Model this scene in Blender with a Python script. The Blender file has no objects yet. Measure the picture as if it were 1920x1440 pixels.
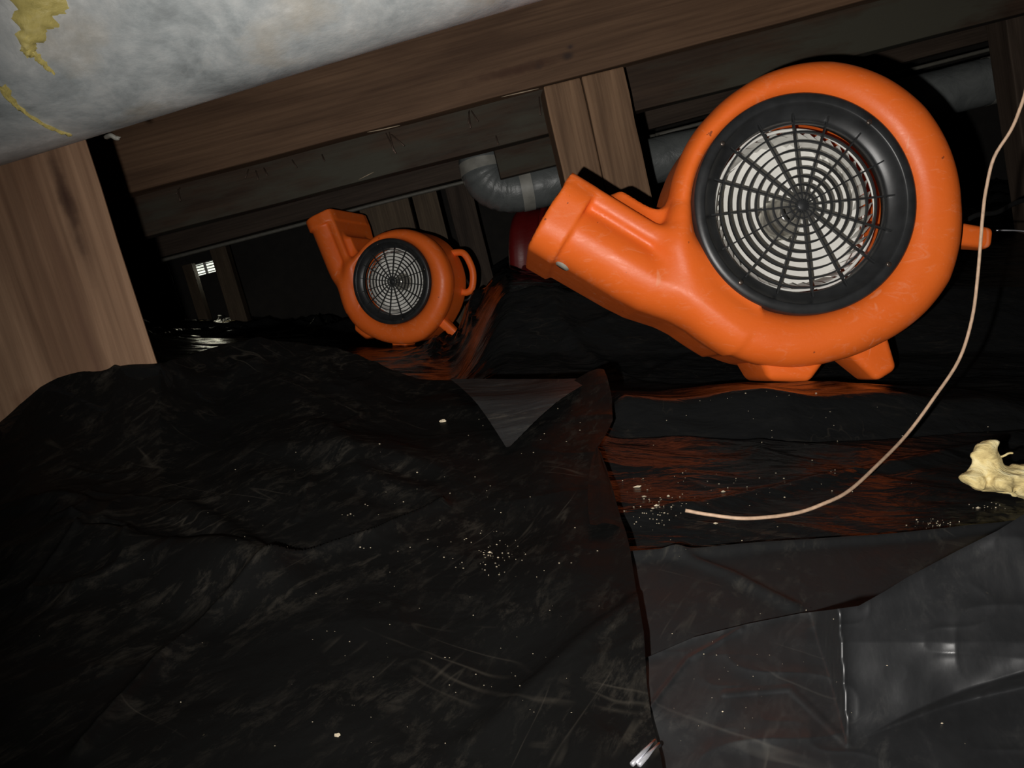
import bpy, bmesh, math, random
import numpy as np
from mathutils import Vector, Matrix, Quaternion
random.seed(7)
C = bpy.context.scene.collection
# ------------------------------------------------------------------ camera
FPX = 1440.0
pitch, roll = math.radians(8.8), math.radians(14.0)
CAM = Vector((0, 0, 0.30))
R0 = Vector((1, 0, 0)); U0 = Vector((0, math.sin(pitch), math.cos(pitch)))
FW = Vector((0, math.cos(pitch), -math.sin(pitch)))
RT = R0*math.cos(roll) - U0*math.sin(roll)
UP = R0*math.sin(roll) + U0*math.cos(roll)
CR = Matrix((RT, UP, -FW)).transposed()          # camera rotation, columns = axes
cam_d = bpy.data.cameras.new('camera'); cam = bpy.data.objects.new('camera', cam_d); C.objects.link(cam)
cam.matrix_world = Matrix.Translation(CAM) @ CR.to_4x4()
cam_d.sensor_width = 36; cam_d.lens = 36*FPX/1920; cam_d.clip_start = 0.01
bpy.context.scene.camera = cam
def W(u, v, z): return CAM + RT*u - UP*v + FW*z           # u right, v down, z ahead (metres)
def P(px, py, z): return W((px-960)/FPX*z, (py-720)/FPX*z, z)
def PY(px, py, Y):                                        # point of that sight line on the plane y = Y
    d = P(px, py, 1.0)-CAM
    return CAM + d*((Y-CAM.y)/d.y)
# ------------------------------------------------------------------ light, world, exposure
sc = bpy.context.scene
sc.view_settings.view_transform = 'Standard'; sc.view_settings.look = 'None'
sc.view_settings.gamma = 1; sc.view_settings.use_curve_mapping = False
sc.view_settings.exposure = 0.0
w = bpy.data.worlds.new('world'); sc.world = w; w.use_nodes = True
w.node_tree.nodes['Background'].inputs[0].default_value = (0.6, 0.7, 0.9, 1)
w.node_tree.nodes['Background'].inputs[1].default_value = 0.0006
def lamp(name, kind, loc, target, **k):
    l = bpy.data.lights.new(name, kind); o = bpy.data.objects.new(name, l); C.objects.link(o)
    o.location = loc; o.rotation_euler = (target-loc).to_track_quat('-Z', 'Y').to_euler()
    for a, b in k.items(): setattr(l, a, b)
    return o
flash = lamp('phone_torch', 'SPOT', W(-0.046, 0.026, 0.0), P(1330, 560, 1.0), energy=36, color=(1, .965, .92),
     spot_size=math.radians(115), spot_blend=1.0, shadow_soft_size=0.004)
flash.data.use_nodes = True                                 # the torch falls off more slowly than 1/d2
nt = flash.data.node_tree; fo = nt.nodes.new('ShaderNodeLightFalloff'); em = nt.nodes['Emission']
fo.inputs['Strength'].default_value = 1.0; fo.inputs['Smooth'].default_value = 0.0
nt.links.new(fo.outputs['Linear'], em.inputs['Strength'])
vent_pos = P(382, 503, 6.6)
lamp('daylight_through_vent', 'AREA', P(384, 507, 6.45), P(400, 640, 5.2), energy=.7, color=(1, .95, .72),
     shape='RECTANGLE', size=0.26, size_y=0.10)
# ------------------------------------------------------------------ materials
def nodes(name):
    m = bpy.data.materials.new(name); m.use_nodes = True
    return m, m.node_tree, m.node_tree.nodes, m.node_tree.links, m.node_tree.nodes['Principled BSDF']
def tex(nt, kind, scale, coord, detail=4, rough=.55, stretch=None, dist=0):
    n = nt.nodes.new('ShaderNodeTex'+kind); n.inputs['Scale'].default_value = scale
    if kind == 'Noise':
        n.inputs['Detail'].default_value = detail; n.inputs['Roughness'].default_value = rough
        n.inputs['Distortion'].default_value = dist
    src = coord
    if stretch:
        mp = nt.nodes.new('ShaderNodeMapping'); mp.inputs['Scale'].default_value = stretch
        nt.links.new(coord, mp.inputs['Vector']); src = mp.outputs[0]
    nt.links.new(src, n.inputs['Vector']); return n
def ramp(nt, fac, stops):
    r = nt.nodes.new('ShaderNodeValToRGB'); e = r.color_ramp.elements
    while len(e) < len(stops): e.new(.5)
    for i, (p, c) in enumerate(stops):
        e[i].position = p; e[i].color = (*c, 1) if len(c) == 3 else c
    nt.links.new(fac, r.inputs[0]); return r.outputs[0]
def mix(nt, fac, a, b, mode='MIX'):
    m = nt.nodes.new('ShaderNodeMix'); m.data_type = 'RGBA'; m.blend_type = mode
    for v, i in ((fac, 0), (a, 6), (b, 7)):
        if hasattr(v, 'links') or isinstance(v, bpy.types.NodeSocket): nt.links.new(v, m.inputs[i])
        else: m.inputs[i].default_value = v if i == 0 else (*v, 1)
    return m.outputs[2]
def bump(nt, h, strength, dist, bs, prev=None):
    b = nt.nodes.new('ShaderNodeBump'); b.inputs['Strength'].default_value = strength
    b.inputs['Distance'].default_value = dist; nt.links.new(h, b.inputs['Height'])
    if prev: nt.links.new(prev, b.inputs['Normal'])
    nt.links.new(b.outputs[0], bs.inputs['Normal']); return b.outputs[0]
def plain(name, col, rough=.5, metal=0, spec=.5, vary=.15, bscale=60, bstr=.1):
    m, t, n, l, b = nodes(name); co = n.new('ShaderNodeTexCoord').outputs['Object']
    nz = tex(t, 'Noise', bscale, co)
    c = ramp(t, nz.outputs[0], [(.3, tuple(x*(1-vary) for x in col)), (.7, tuple(min(1, x*(1+vary)) for x in col))])
    l.new(c, b.inputs['Base Color']); b.inputs['Roughness'].default_value = rough
    b.inputs['Metallic'].default_value = metal; b.inputs['Specular IOR Level'].default_value = spec
    if bstr: bump(t, nz.outputs[0], bstr, .002, b)
    return m
def wood(name, dark, light, seed=0, knots=(), grey=None, stains=()):
    m, t, n, l, b = nodes(name); co = n.new('ShaderNodeTexCoord').outputs['Object']
    mp = n.new('ShaderNodeMapping'); mp.inputs['Location'].default_value = (seed*3.1, seed*1.7, seed)
    l.new(co, mp.inputs[0]); co2 = mp.outputs[0]
    big = tex(t, 'Noise', 3.0, co2, 4, .6, (.55, 6, 6), .6)
    fine = tex(t, 'Noise', 11, co2, 6, .65, (.35, 14, 14), .2)
    wv = n.new('ShaderNodeTexWave'); wv.wave_type = 'BANDS'; wv.bands_direction = 'Y'
    wv.inputs['Scale'].default_value = 26; wv.inputs['Distortion'].default_value = 5; wv.inputs['Detail'].default_value = 3
    wv.inputs['Detail Scale'].default_value = .7
    mw = n.new('ShaderNodeMapping'); mw.inputs['Scale'].default_value = (.12, 1, 1); l.new(co2, mw.inputs[0]); l.new(mw.outputs[0], wv.inputs[0])
    c1 = ramp(t, big.outputs[0], [(.33, dark), (.66, light)])
    c2 = ramp(t, fine.outputs[0], [(.35, (.55, .52, .5)), (.6, (1, 1, 1))])
    c = mix(t, .55, c1, c2, 'MULTIPLY')
    c3 = ramp(t, wv.outputs[0], [(.0, (.72, .68, .66)), (.5, (1, 1, 1))])
    c = mix(t, .4, c, c3, 'MULTIPLY')
    if grey:
        g = tex(t, 'Noise', 6, co2, 5, .6, (.5, 2, 2))
        gm = ramp(t, g.outputs[0], [(.45, (0, 0, 0)), (.62, (1, 1, 1))])
        c = mix(t, gm, c, grey)
    for (x, y, z, r, colr, sx) in stains:
        vm = n.new('ShaderNodeMapping'); vm.inputs['Location'].default_value = (-x/sx, -y, -z*0); vm.inputs['Scale'].default_value = (1/sx, 1, 0)
        l.new(co, vm.inputs[0])
        ln = n.new('ShaderNodeVectorMath'); ln.operation = 'LENGTH'; l.new(vm.outputs[0], ln.inputs[0])
        nn = tex(t, 'Noise', 40, co, 4, .6)
        ad = n.new('ShaderNodeMath'); ad.operation = 'MULTIPLY_ADD'; l.new(nn.outputs[0], ad.inputs[0]); ad.inputs[1].default_value = r*1.2
        l.new(ln.outputs['Value'], ad.inputs[2])
        k = ramp(t, ad.outputs[0], [(r*.85, (1, 1, 1)), (min(.99, r*1.75), (0, 0, 0))])
        c = mix(t, k, c, colr)
    l.new(c, b.inputs['Base Color']); b.inputs['Roughness'].default_value = .75; b.inputs['Specular IOR Level'].default_value = .25
    bump(t, fine.outputs[0], .35, .0015, b)
    return m
M = {}
M['post'] = wood('fir_post', (.19, .105, .060), (.38, .235, .143), 1, stains=[(.19, -.106, 0, .0075, (.05, .022, .012), 9), (.02, -.085, 0, .003, (.12, .06, .035), 40), (-.07, -.02, 0, .02, (.14, .06, .03), 4), (.02, .03, 0, .012, (.13, .06, .03), 7)])
M['beam'] = wood('fir_beam', (.075, .040, .022), (.145, .083, .047), 2, stains=[(.198, -.077, 0, .009, (.03, .02, .016), 1.3), (.261, -.075, 0, .009, (.03, .02, .016), 1.6), (.271, -.058, 0, .005, (.04, .025, .02), 1.4), (.15, -.075, 0, .012, (.055, .025, .014), 9)])
M['post2'] = wood('fir_post_pale', (.125, .071, .039), (.225, .134, .076), 3)
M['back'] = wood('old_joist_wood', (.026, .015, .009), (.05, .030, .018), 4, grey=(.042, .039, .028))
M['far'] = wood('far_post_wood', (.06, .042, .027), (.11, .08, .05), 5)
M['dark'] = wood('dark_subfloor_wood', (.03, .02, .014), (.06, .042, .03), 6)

def orange_mat(name, c0, c1, scuffcol, speck):
    m, t, n, l, b = nodes(name); co = n.new('ShaderNodeTexCoord').outputs['Object']
    base = tex(t, 'Noise', 7, co, 3, .5)
    c = ramp(t, base.outputs[0], [(.3, c0), (.7, c1)])
    sc1 = tex(t, 'Noise', 26, co, 8, .75, (1, 2.2, 1), 1.2)
    s = ramp(t, sc1.outputs[0], [(.56, (0, 0, 0)), (.72, (1, 1, 1))])
    sm = mix(t, .35, (0, 0, 0), s, 'MIX')
    c = mix(t, sm, c, scuffcol)
    # fine scratches
    v = tex(t, 'Noise', 60, co, 2, .5, (1, .08, 1), .4)
    s2 = ramp(t, v.outputs[0], [(.70, (0, 0, 0)), (.74, (.35, .35, .35))])
    c = mix(t, s2, c, scuffcol)
    d = tex(t, 'Noise', 90, co, 2, .5)
    s3 = ramp(t, d.outputs[0], [(.755, (0, 0, 0)), (.78, (.7, .7, .7))])
    c = mix(t, s3, c, speck)
    l.new(c, b.inputs['Base Color'])
    rr = ramp(t, sc1.outputs[0], [(.3, (.36, .36, .36)), (.7, (.55, .55, .55))]); l.new(rr, b.inputs['Roughness'])
    b.inputs['Specular IOR Level'].default_value = .45
    f = tex(t, 'Noise', 240, co, 2, .5)
    p = bump(t, f.outputs[0], .12, .001, b); bump(t, base.outputs[0], .12, .006, b, p)
    return m
M['orange'] = orange_mat('orange_polyethylene', (.90, .150, .018), (.97, .178, .024), (.95, .40, .22), (.12, .04, .02))
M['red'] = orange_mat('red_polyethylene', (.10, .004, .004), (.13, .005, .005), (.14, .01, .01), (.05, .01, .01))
M['black'] = plain('black_grille_plastic', (.024, .025, .026), .38, spec=.5, vary=.35, bscale=30)
M['rubber'] = plain('black_cord_rubber', (.012, .012, .012), .5)
M['white'] = plain('pale_impeller_plastic', (.80, .79, .74), .5, vary=.10, bscale=14)
M['steel'] = plain('dull_motor_steel', (.55, .53, .48), .3, metal=.9, vary=.2)
M['screw'] = plain('dark_screw_steel', (.16, .13, .11), .35, metal=.8, vary=.4, bscale=300)
M['stopper'] = plain('grey_rubber', (.30, .29, .24), .7)
M['nail'] = plain('rusty_nail_steel', (.09, .06, .045), .6, metal=.4, vary=.4)
M['splinter'] = plain('torn_wood_fibre', (.36, .28, .19), .8)
M['tape'] = plain('pale_duct_tape', (.22, .215, .19), .5, vary=.2, bscale=25)
M['twine'] = plain('tan_wire_jacket', (.50, .34, .23), .6, vary=.2, bscale=200)
M['silver'] = plain('bright_silver_foil', (.8, .8, .85), .25, metal=.7, vary=.1)
M['conduit'] = plain('pale_conduit', (.09, .085, .07), .6)
M['crumb'] = plain('pale_crumbs', (.5, .42, .30), .8, vary=.4, bscale=400)
M['dirt'] = plain('bare_dirt', (.05, .035, .025), .95, vary=.4, bscale=20, bstr=.6)
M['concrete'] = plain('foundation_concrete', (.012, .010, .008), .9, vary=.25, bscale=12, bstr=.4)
M['vent'] = plain('white_vent_metal', (.45, .45, .42), .5)
# galvanised duct with smeared plaster and rust blooms
m, t, n, l, b = nodes('galvanised_steel_dusty'); co = n.new('ShaderNodeTexCoord').outputs['Object']
vo = tex(t, 'Noise', 16, co, 7, .68, None, .25)
c = ramp(t, vo.outputs[0], [(.30, (.27, .295, .30)), (.43, (.45, .485, .49)), (.50, (.55, .58, .58)), (.57, (.63, .65, .64)), (.68, (.84, .85, .83))])
fi = tex(t, 'Noise', 60, co, 5, .65, None, .4)
c = mix(t, ramp(t, fi.outputs[0], [(.40, (.22, .22, .22)), (.62, (0, 0, 0))]), c, (.28, .29, .29))
c = mix(t, ramp(t, fi.outputs[0], [(.60, (0, 0, 0)), (.78, (.45, .45, .45))]), c, (.58, .58, .56))
ru = tex(t, 'Noise', 7, co, 5, .6)
c = mix(t, ramp(t, ru.outputs[0], [(.53, (0, 0, 0)), (.68, (.65, .65, .65))]), c, (.47, .39, .27))
l.new(c, b.inputs['Base Color']); b.inputs['Metallic'].default_value = .15; b.inputs['Roughness'].default_value = .55
bump(t, vo.outputs[0], .30, .004, b); M['duct'] = m
m, t, n, l, b = nodes('yellow_adhesive'); co = n.new('ShaderNodeTexCoord').outputs['Object']
vo = tex(t, 'Noise', 50, co, 5, .6, None, .5)
c = ramp(t, vo.outputs[0], [(.3, (.50, .42, .13)), (.55, (.72, .60, .20)), (.75, (.88, .76, .36))])
l.new(c, b.inputs['Base Color']); b.inputs['Roughness'].default_value = .5; bump(t, vo.outputs[0], .5, .004, b); M['glue'] = m
m, t, n, l, b = nodes('yellow_glass_wool'); co = n.new('ShaderNodeTexCoord').outputs['Object']
vo = tex(t, 'Noise', 45, co, 7, .65, (1, 2, 1), 1.2)
c = ramp(t, vo.outputs[0], [(.3, (.42, .31, .13)), (.5, (.78, .62, .28)), (.7, (.92, .82, .50))])
l.new(c, b.inputs['Base Color']); b.inputs['Roughness'].default_value = .95; bump(t, vo.outputs[0], .9, .004, b); M['wool'] = m
m, t, n, l, b = nodes('grey_wrapped_pipe'); co = n.new('ShaderNodeTexCoord').outputs['Object']
vo = tex(t, 'Noise', 9, co, 5, .6, None, .8)
c = ramp(t, vo.outputs[0], [(.3, (.07, .077, .077)), (.7, (.12, .128, .125))])
l.new(c, b.inputs['Base Color']); b.inputs['Roughness'].default_value = .42; bump(t, vo.outputs[0], .5, .012, b); M['pipe'] = m
# black polythene
def poly(name, col, dust, dust_amt, rlo, rhi, bs, spec=.5, ior=1.5, turn=False):
    m, t, n, l, b = nodes(name); co = n.new('ShaderNodeTexCoord').outputs['Object']
    if turn:
        rm = n.new('ShaderNodeMapping'); rm.inputs['Rotation'].default_value = (0, 0, .55); l.new(co, rm.inputs[0]); co = rm.outputs[0]
    s1_, s2_ = ((1.6, 1, 1), (2.6, 1, 1)) if turn else ((1, 2.3, 1), (1, 3.2, 1))
    a = tex(t, 'Noise', 9, co, 7, .62, s1_, .5)
    st = tex(t, 'Noise', 34, co, 8, .75, s2_, .4)
    sp = tex(t, 'Noise', 150, co, 3, .6)
    d1 = ramp(t, a.outputs[0], [(.42, (0, 0, 0)), (.68, (1, 1, 1))])
    d2 = ramp(t, st.outputs[0], [(.50, (0, 0, 0)), (.70, (1, 1, 1))])
    dd = mix(t, 1.0, d1, d2, 'MULTIPLY')
    dm = mix(t, dust_amt, (0, 0, 0), dd)
    c = mix(t, dm, col, dust)
    s = ramp(t, sp.outputs[0], [(.74, (0, 0, 0)), (.78, (.35, .35, .35))])
    s = mix(t, 1.0, s, ramp(t, a.outputs[0], [(.45, (0, 0, 0)), (.6, (1, 1, 1))]), 'MULTIPLY')
    c = mix(t, s, c, (.20, .16, .11))
    for sc_, st_, wdt in ((26, (1, .10, 1), .010), (15, (.10, 1, .4), .008)):
        q = tex(t, 'Noise', sc_, co, 3, .5, st_, .25)
        k = ramp(t, q.outputs[0], [(.5-wdt, (0, 0, 0)), (.5, (.32, .32, .32)), (.5+wdt, (0, 0, 0))])
        msk = tex(t, 'Noise', 7+sc_*.1, co, 3, .6)
        k = mix(t, 1.0, k, ramp(t, msk.outputs[0], [(.55, (0, 0, 0)), (.68, (1, 1, 1))]), 'MULTIPLY')
        c = mix(t, k, c, dust)
    l.new(c, b.inputs['Base Color'])
    r = ramp(t, st.outputs[0], [(.35, (rlo,)*3), (.7, (rhi,)*3)]); l.new(r, b.inputs['Roughness'])
    b.inputs['Specular IOR Level'].default_value = spec; b.inputs['IOR'].default_value = ior
    w1 = tex(t, 'Noise', 12, co, 4, .5, (1.4, 1, 1) if turn else (1, 2.4, 1), .5)
    w2 = tex(t, 'Noise', 70, co, 4, .6, (1.6, 1, 1) if turn else (1, 2.0, 1), .5)
    p = bump(t, w1.outputs[0], bs, .010, b); bump(t, w2.outputs[0], bs*.6, .0015, b, p)
    return m
M['sheet_a'] = poly('black_polythene_dusty', (.0062, .0062, .0060), (.11, .095, .075), .40, .45, .62, .40, .5, 1.15, True)
M['sheet_b'] = poly('black_polythene_glossy', (.0085, .0088, .009), (.05, .042, .033), .30, .13, .30, .60, .5, 1.15)
M['sheet_d'] = poly('black_polythene_strip', (.015, .0155, .016), (.11, .10, .08), .45, .46, .6, .25, .5, 1.28, True)
M['sheet_c'] = poly('black_polythene_thick', (.014, .0145, .0155), (.09, .085, .075), .35, .42, .54, .12, .9, 1.5, True)
M['flap'] = poly('black_polythene_underside', (.034, .034, .034), (.17, .15, .12), .8, .5, .65, .3, .4, 1.3)
def emit(name, col, s):
    m, t, n, l, b = nodes(name); e = n.new('ShaderNodeEmission'); e.inputs[0].default_value = (*col, 1); e.inputs[1].default_value = s
    co = n.new('ShaderNodeTexCoord').outputs['Object']; k = tex(t, 'Noise', 14, co)
    c = ramp(t, k.outputs[0], [(.4, tuple(x*.6 for x in col)), (.6, col)]); l.new(c, e.inputs[0])
    l.new(e.outputs[0], n['Material Output'].inputs[0]); return m
M['day'] = emit('daylight_outside', (.95, 1, .85), 1.4)

# ------------------------------------------------------------------ mesh helpers
def props(o, label=None, cat=None, group=None, kind=None):
    if label: o['label'] = label
    if cat: o['category'] = cat
    if group: o['group'] = group
    if kind: o['kind'] = kind
    return o
def mesh_obj(name, verts, faces, mat, parent=None, smooth=True, mw=None):
    me = bpy.data.meshes.new(name)
    me.from_pydata([tuple(v) for v in verts], [], [tuple(f) for f in faces])
    me.validate(); me.update()
    if smooth: me.polygons.foreach_set('use_smooth', [True]*len(me.polygons))
    me.materials.append(mat)
    o = bpy.data.objects.new(name, me); C.objects.link(o)
    if parent: o.parent = parent
    if mw is not None: o.matrix_local = mw
    return o
def np_obj(name, V, F, mat, parent=None, mw=None):
    me = bpy.data.meshes.new(name); V = np.asarray(V, dtype=np.float32); F = np.asarray(F, dtype=np.int32)
    me.vertices.add(len(V)); me.vertices.foreach_set('co', V.ravel())
    k = F.shape[1]; me.loops.add(F.size); me.loops.foreach_set('vertex_index', F.ravel())
    me.polygons.add(len(F)); me.polygons.foreach_set('loop_start', np.arange(0, F.size, k, dtype=np.int32))
    me.polygons.foreach_set('use_smooth', np.ones(len(F), dtype=bool))
    me.update(calc_edges=True); me.validate(); me.materials.append(mat)
    o = bpy.data.objects.new(name, me); C.objects.link(o)
    if parent: o.parent = parent
    if mw is not None: o.matrix_local = mw
    return o
def empty(name, mw, **k):
    o = bpy.data.objects.new(name, None); C.objects.link(o); o.matrix_world = mw; o.empty_display_size = .05
    props(o, **k); return o
def bm_obj(name, bm, mat, parent=None, mw=None, smooth=False):
    me = bpy.data.meshes.new(name); bm.normal_update(); bm.to_mesh(me); bm.free()
    if smooth: me.polygons.foreach_set('use_smooth', [True]*len(me.polygons))
    me.materials.append(mat); o = bpy.data.objects.new(name, me); C.objects.link(o)
    if parent: o.parent = parent
    if mw is not None: o.matrix_local = mw
    return o
def box_bm(lx, ly, lz, bev=.003, cuts=0, wob=0, seed=1):
    bm = bmesh.new(); bmesh.ops.create_cube(bm, size=1); bmesh.ops.scale(bm, vec=(lx, ly, lz), verts=bm.verts)
    if cuts:
        es = [e for e in bm.edges if abs((e.verts[0].co-e.verts[1].co).x) > lx*.9]
        bmesh.ops.subdivide_edges(bm, edges=es, cuts=cuts)
        rnd = random.Random(seed)
        for v in bm.verts:
            v.co.y += rnd.uniform(-wob, wob); v.co.z += rnd.uniform(-wob, wob)
    if bev:
        es = [e for e in bm.edges if len(e.link_faces) == 2 and e.calc_face_angle(0) > .8]
        bmesh.ops.bevel(bm, geom=es, offset=bev, segments=2, affect='EDGES', profile=.6)
    return bm
def axes(origin, ax, ay, az):
    m = Matrix((ax, ay, az)).transposed().to_4x4(); m.translation = origin; return m
def tube(pts, rad, seg=12, cap=True):
    pts = [Vector(p) for p in pts]; n = len(pts)
    rads = rad if hasattr(rad, '__len__') else [rad]*n
    V = []; F = []
    t = (pts[1]-pts[0]).normalized(); a = t.orthogonal().normalized()
    for i, p in enumerate(pts):
        tn = (pts[min(i+1, n-1)]-pts[max(i-1, 0)]).normalized()
        a = (a - tn*a.dot(tn)).normalized(); b_ = tn.cross(a)
        for k in range(seg):
            an = 2*math.pi*k/seg; V.append(p + (a*math.cos(an)+b_*math.sin(an))*rads[i])
    for i in range(n-1):
        for k in range(seg):
            k2 = (k+1) % seg; F.append((i*seg+k, i*seg+k2, (i+1)*seg+k2, (i+1)*seg+k))
    if cap: F.append(tuple(range(seg-1, -1, -1))); F.append(tuple((n-1)*seg+k for k in range(seg)))
    return V, F
def spline(pts, k=8):                              # Catmull-Rom
    P_ = [Vector(p) for p in pts]; P_ = [P_[0]*2-P_[1]]+P_+[P_[-1]*2-P_[-2]]; out = []
    for i in range(1, len(P_)-2):
        a, b_, c_, d = P_[i-1:i+3]
        for j in range(k):
            t = j/k; out.append(.5*((2*b_)+(c_-a)*t+(2*a-5*b_+4*c_-d)*t*t+(3*b_-a-3*c_+d)*t**3))
    out.append(P_[-2]); return out
def lathe(profile, seg=96, closed=False):
    V = []; F = []; m_ = len(profile)
    for i in range(seg):
        a = 2*math.pi*i/seg
        for r, z in profile: V.append((r*math.cos(a), r*math.sin(a), z))
    for i in range(seg):
        j = (i+1) % seg
        for k in range(m_ if closed else m_-1):
            k2 = (k+1) % m_; F.append((i*m_+k, j*m_+k, j*m_+k2, i*m_+k2))
    return V, F
def hsh(ix, iy, iz=0, s=0):
    h = (ix*374761393 + iy*668265263 + iz*2147483647 + s*974634777) & 0xffffffff
    h = ((h ^ (h >> 13))*1274126177) & 0xffffffff
    return ((h ^ (h >> 16)) & 0xffff)/65535.0
def vnoise(x, y, s=0, z=None):
    x = np.asarray(x, float); y = np.asarray(y, float); z = np.zeros_like(x) if z is None else np.asarray(z, float)
    x0 = np.floor(x).astype(np.int64); y0 = np.floor(y).astype(np.int64); z0 = np.floor(z).astype(np.int64)
    f = lambda t: t*t*t*(t*(t*6-15)+10)
    fx, fy, fz = f(x-x0), f(y-y0), f(z-z0)
    def g(dx, dy, dz): return hsh(x0+dx, y0+dy, z0+dz, s)
    def pl(dz): return (g(0, 0, dz)*(1-fx)+g(1, 0, dz)*fx)*(1-fy)+(g(0, 1, dz)*(1-fx)+g(1, 1, dz)*fx)*fy
    return (pl(0)*(1-fz)+pl(1)*fz)*2-1
def fbm(x, y, o=4, s=0, z=None):
    r = 0; a = .5; k = 1
    for i in range(o):
        r = r + a*vnoise(np.asarray(x)*k, np.asarray(y)*k, s+i, None if z is None else z*k); a *= .5; k *= 2
    return r
def ridged(x, y, o=3, s=0):
    r = 0; a = .5; k = 1
    for i in range(o):
        r = r + a*(1-np.abs(vnoise(np.asarray(x)*k, np.asarray(y)*k, s+i))*2.2).clip(0, 1)**2; a *= .5; k *= 2
    return r
# surface nets on a numpy field
def surface_nets(f, lo, hi, h, newton=3):
    ns = [int(math.ceil((hi[i]-lo[i])/h))+1 for i in range(3)]
    ax = [lo[i]+h*np.arange(ns[i]) for i in range(3)]
    X, Y, Z = np.meshgrid(*ax, indexing='ij'); D = f(X, Y, Z); ins = D < 0
    cnt = np.zeros((ns[0]-1, ns[1]-1, ns[2]-1), np.int8)
    for i in (0, 1):
        for j in (0, 1):
            for k in (0, 1): cnt += ins[i:ns[0]-1+i, j:ns[1]-1+j, k:ns[2]-1+k]
    act = (cnt > 0) & (cnt < 8); idx = -np.ones(act.shape, np.int64); idx[act] = np.arange(act.sum())
    ci = np.argwhere(act); V = np.zeros((len(ci), 3)); nacc = np.zeros(len(ci))
    cor = [(i, j, k) for i in (0, 1) for j in (0, 1) for k in (0, 1)]
    for a in cor:
        for d in range(3):
            if a[d] == 0:
                b_ = list(a); b_[d] = 1
                va = D[ci[:, 0]+a[0], ci[:, 1]+a[1], ci[:, 2]+a[2]]; vb = D[ci[:, 0]+b_[0], ci[:, 1]+b_[1], ci[:, 2]+b_[2]]
                m_ = (va < 0) != (vb < 0); t = np.where(m_, va/(va-vb+1e-12), 0)
                p = ci+np.array(a); q = p.astype(float); q[:, d] += t
                V[m_] += q[m_]; nacc[m_] += 1
    V = V/nacc[:, None]*h + np.array(lo)
    F = []
    for d in range(3):
        e1, e2 = [x for x in range(3) if x != d]
        sl = [slice(0, n_) for n_ in ns]; s0 = list(sl); s1 = list(sl)
        s0[d] = slice(0, ns[d]-1); s1[d] = slice(1, ns[d])
        a = ins[tuple(s0)]; b_ = ins[tuple(s1)]
        ed = np.argwhere(a != b_); sg = a[tuple(ed.T)]
        ok = (ed[:, e1] > 0) & (ed[:, e2] > 0) & (ed[:, e1] < ns[e1]-1) & (ed[:, e2] < ns[e2]-1); ed = ed[ok]; sg = sg[ok]
        def g(o1, o2):
            c_ = ed.copy(); c_[:, e1] -= o1; c_[:, e2] -= o2; return idx[tuple(c_.T)]
        q = np.stack([g(1, 1), g(0, 1), g(0, 0), g(1, 0)], 1)
        flip = sg if d != 1 else ~sg
        q[~flip] = q[~flip][:, ::-1]; F.append(q)
    F = np.concatenate(F)
    e = h*.25
    for _ in range(newton):
        d0 = f(V[:, 0], V[:, 1], V[:, 2])
        g = np.stack([f(V[:, 0]+e*(i == 0), V[:, 1]+e*(i == 1), V[:, 2]+e*(i == 2))-d0 for i in range(3)], 1)/e
        gl = (g**2).sum(1)
        st = (d0/np.maximum(gl, .2))[:, None]*g; ln = np.linalg.norm(st, axis=1, keepdims=True)
        V -= st*np.minimum(1, h*.5/np.maximum(ln, 1e-9))*.8
    return V, F

# ------------------------------------------------------------------ the ground
S_px = [-400, -60, 0, 50, 90, 150, 190, 215, 235, 300, 370, 430, 520, 600, 650, 700, 760, 800, 1120, 1150, 1300, 1450, 1650, 1920, 2300]
S_py = [860, 800, 775, 735, 706, 702, 709, 694, 692, 690, 670, 657, 653, 656, 664, 684, 709, 716, 718, 735, 726, 717, 724, 742, 760]
Z_px = [-400, 0, 200, 300, 420, 600, 800, 1150, 1450, 1920, 2300]
Z_z = [.74, .755, .775, .79, .93, 1.0, 1.03, .99, 1.06, 1.04, 1.0]
def smin(a, b_, k): h = np.clip(.5+.5*(b_-a)/k, 0, 1); return b_*(1-h)+a*h-k*h*(1-h)
def sm(x, a, b): t = np.clip((x-a)/(b-a), 0, 1); return t*t*(3-2*t)
def Hbase(u, z):                                   # v (down) of the ground under (u, z)
    u = np.asarray(u, float); z = np.asarray(z, float)
    px = 960+FPX*u/np.maximum(z, .12)
    S = np.interp(px, S_px, S_py); S2 = (np.interp(px-18, S_px, S_py)+np.interp(px+18, S_px, S_py)+S)/3
    Zr = np.interp(px, Z_px, Z_z); vr = Zr*(S2-720)/FPX
    # near slope: straight from below the lens up to the ridge
    flat = .26-.24*Zr
    t = np.clip((z-.10)/(Zr-.10), 0, 1)
    near = .236*(1-t)+flat*t
    lift = (flat-vr)
    near = near-lift*np.clip(t, 0, 1)**(9-6*sm(px, 150, 520))
    farL = np.interp(z, [1.0, 1.3, 2.0, 2.9, 4, 7, 12], [.02, .02, -.035, -.150, -.27, -.56, -1.0])
    farR = np.interp(z, [1.0, 1.28, 1.42, 1.56, 2.0, 3, 4, 7, 12], [.02, .0, -.06, -.185, -.27, -.44, -.62, -1.12, -2.0])
    farQ = np.interp(z, [1.0, 1.28, 1.42, 1.56, 2.0, 3, 4, 7, 12], [.02, -.01, -.06, -.20, -.34, -.66, -.95, -1.8, -2.8])
    k = sm(px, 840, 960); far = farL*(1-k)+farR*k
    k2 = sm(px, 1300, 1700); far = far*(1-k2)+farQ*k2
    tt = sm(z, Zr, Zr+.16)
    v = np.where(z <= Zr, near, vr*(1-tt)+(np.maximum(far, vr-.3*(z-Zr)) if False else far)*tt)
    return v
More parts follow.
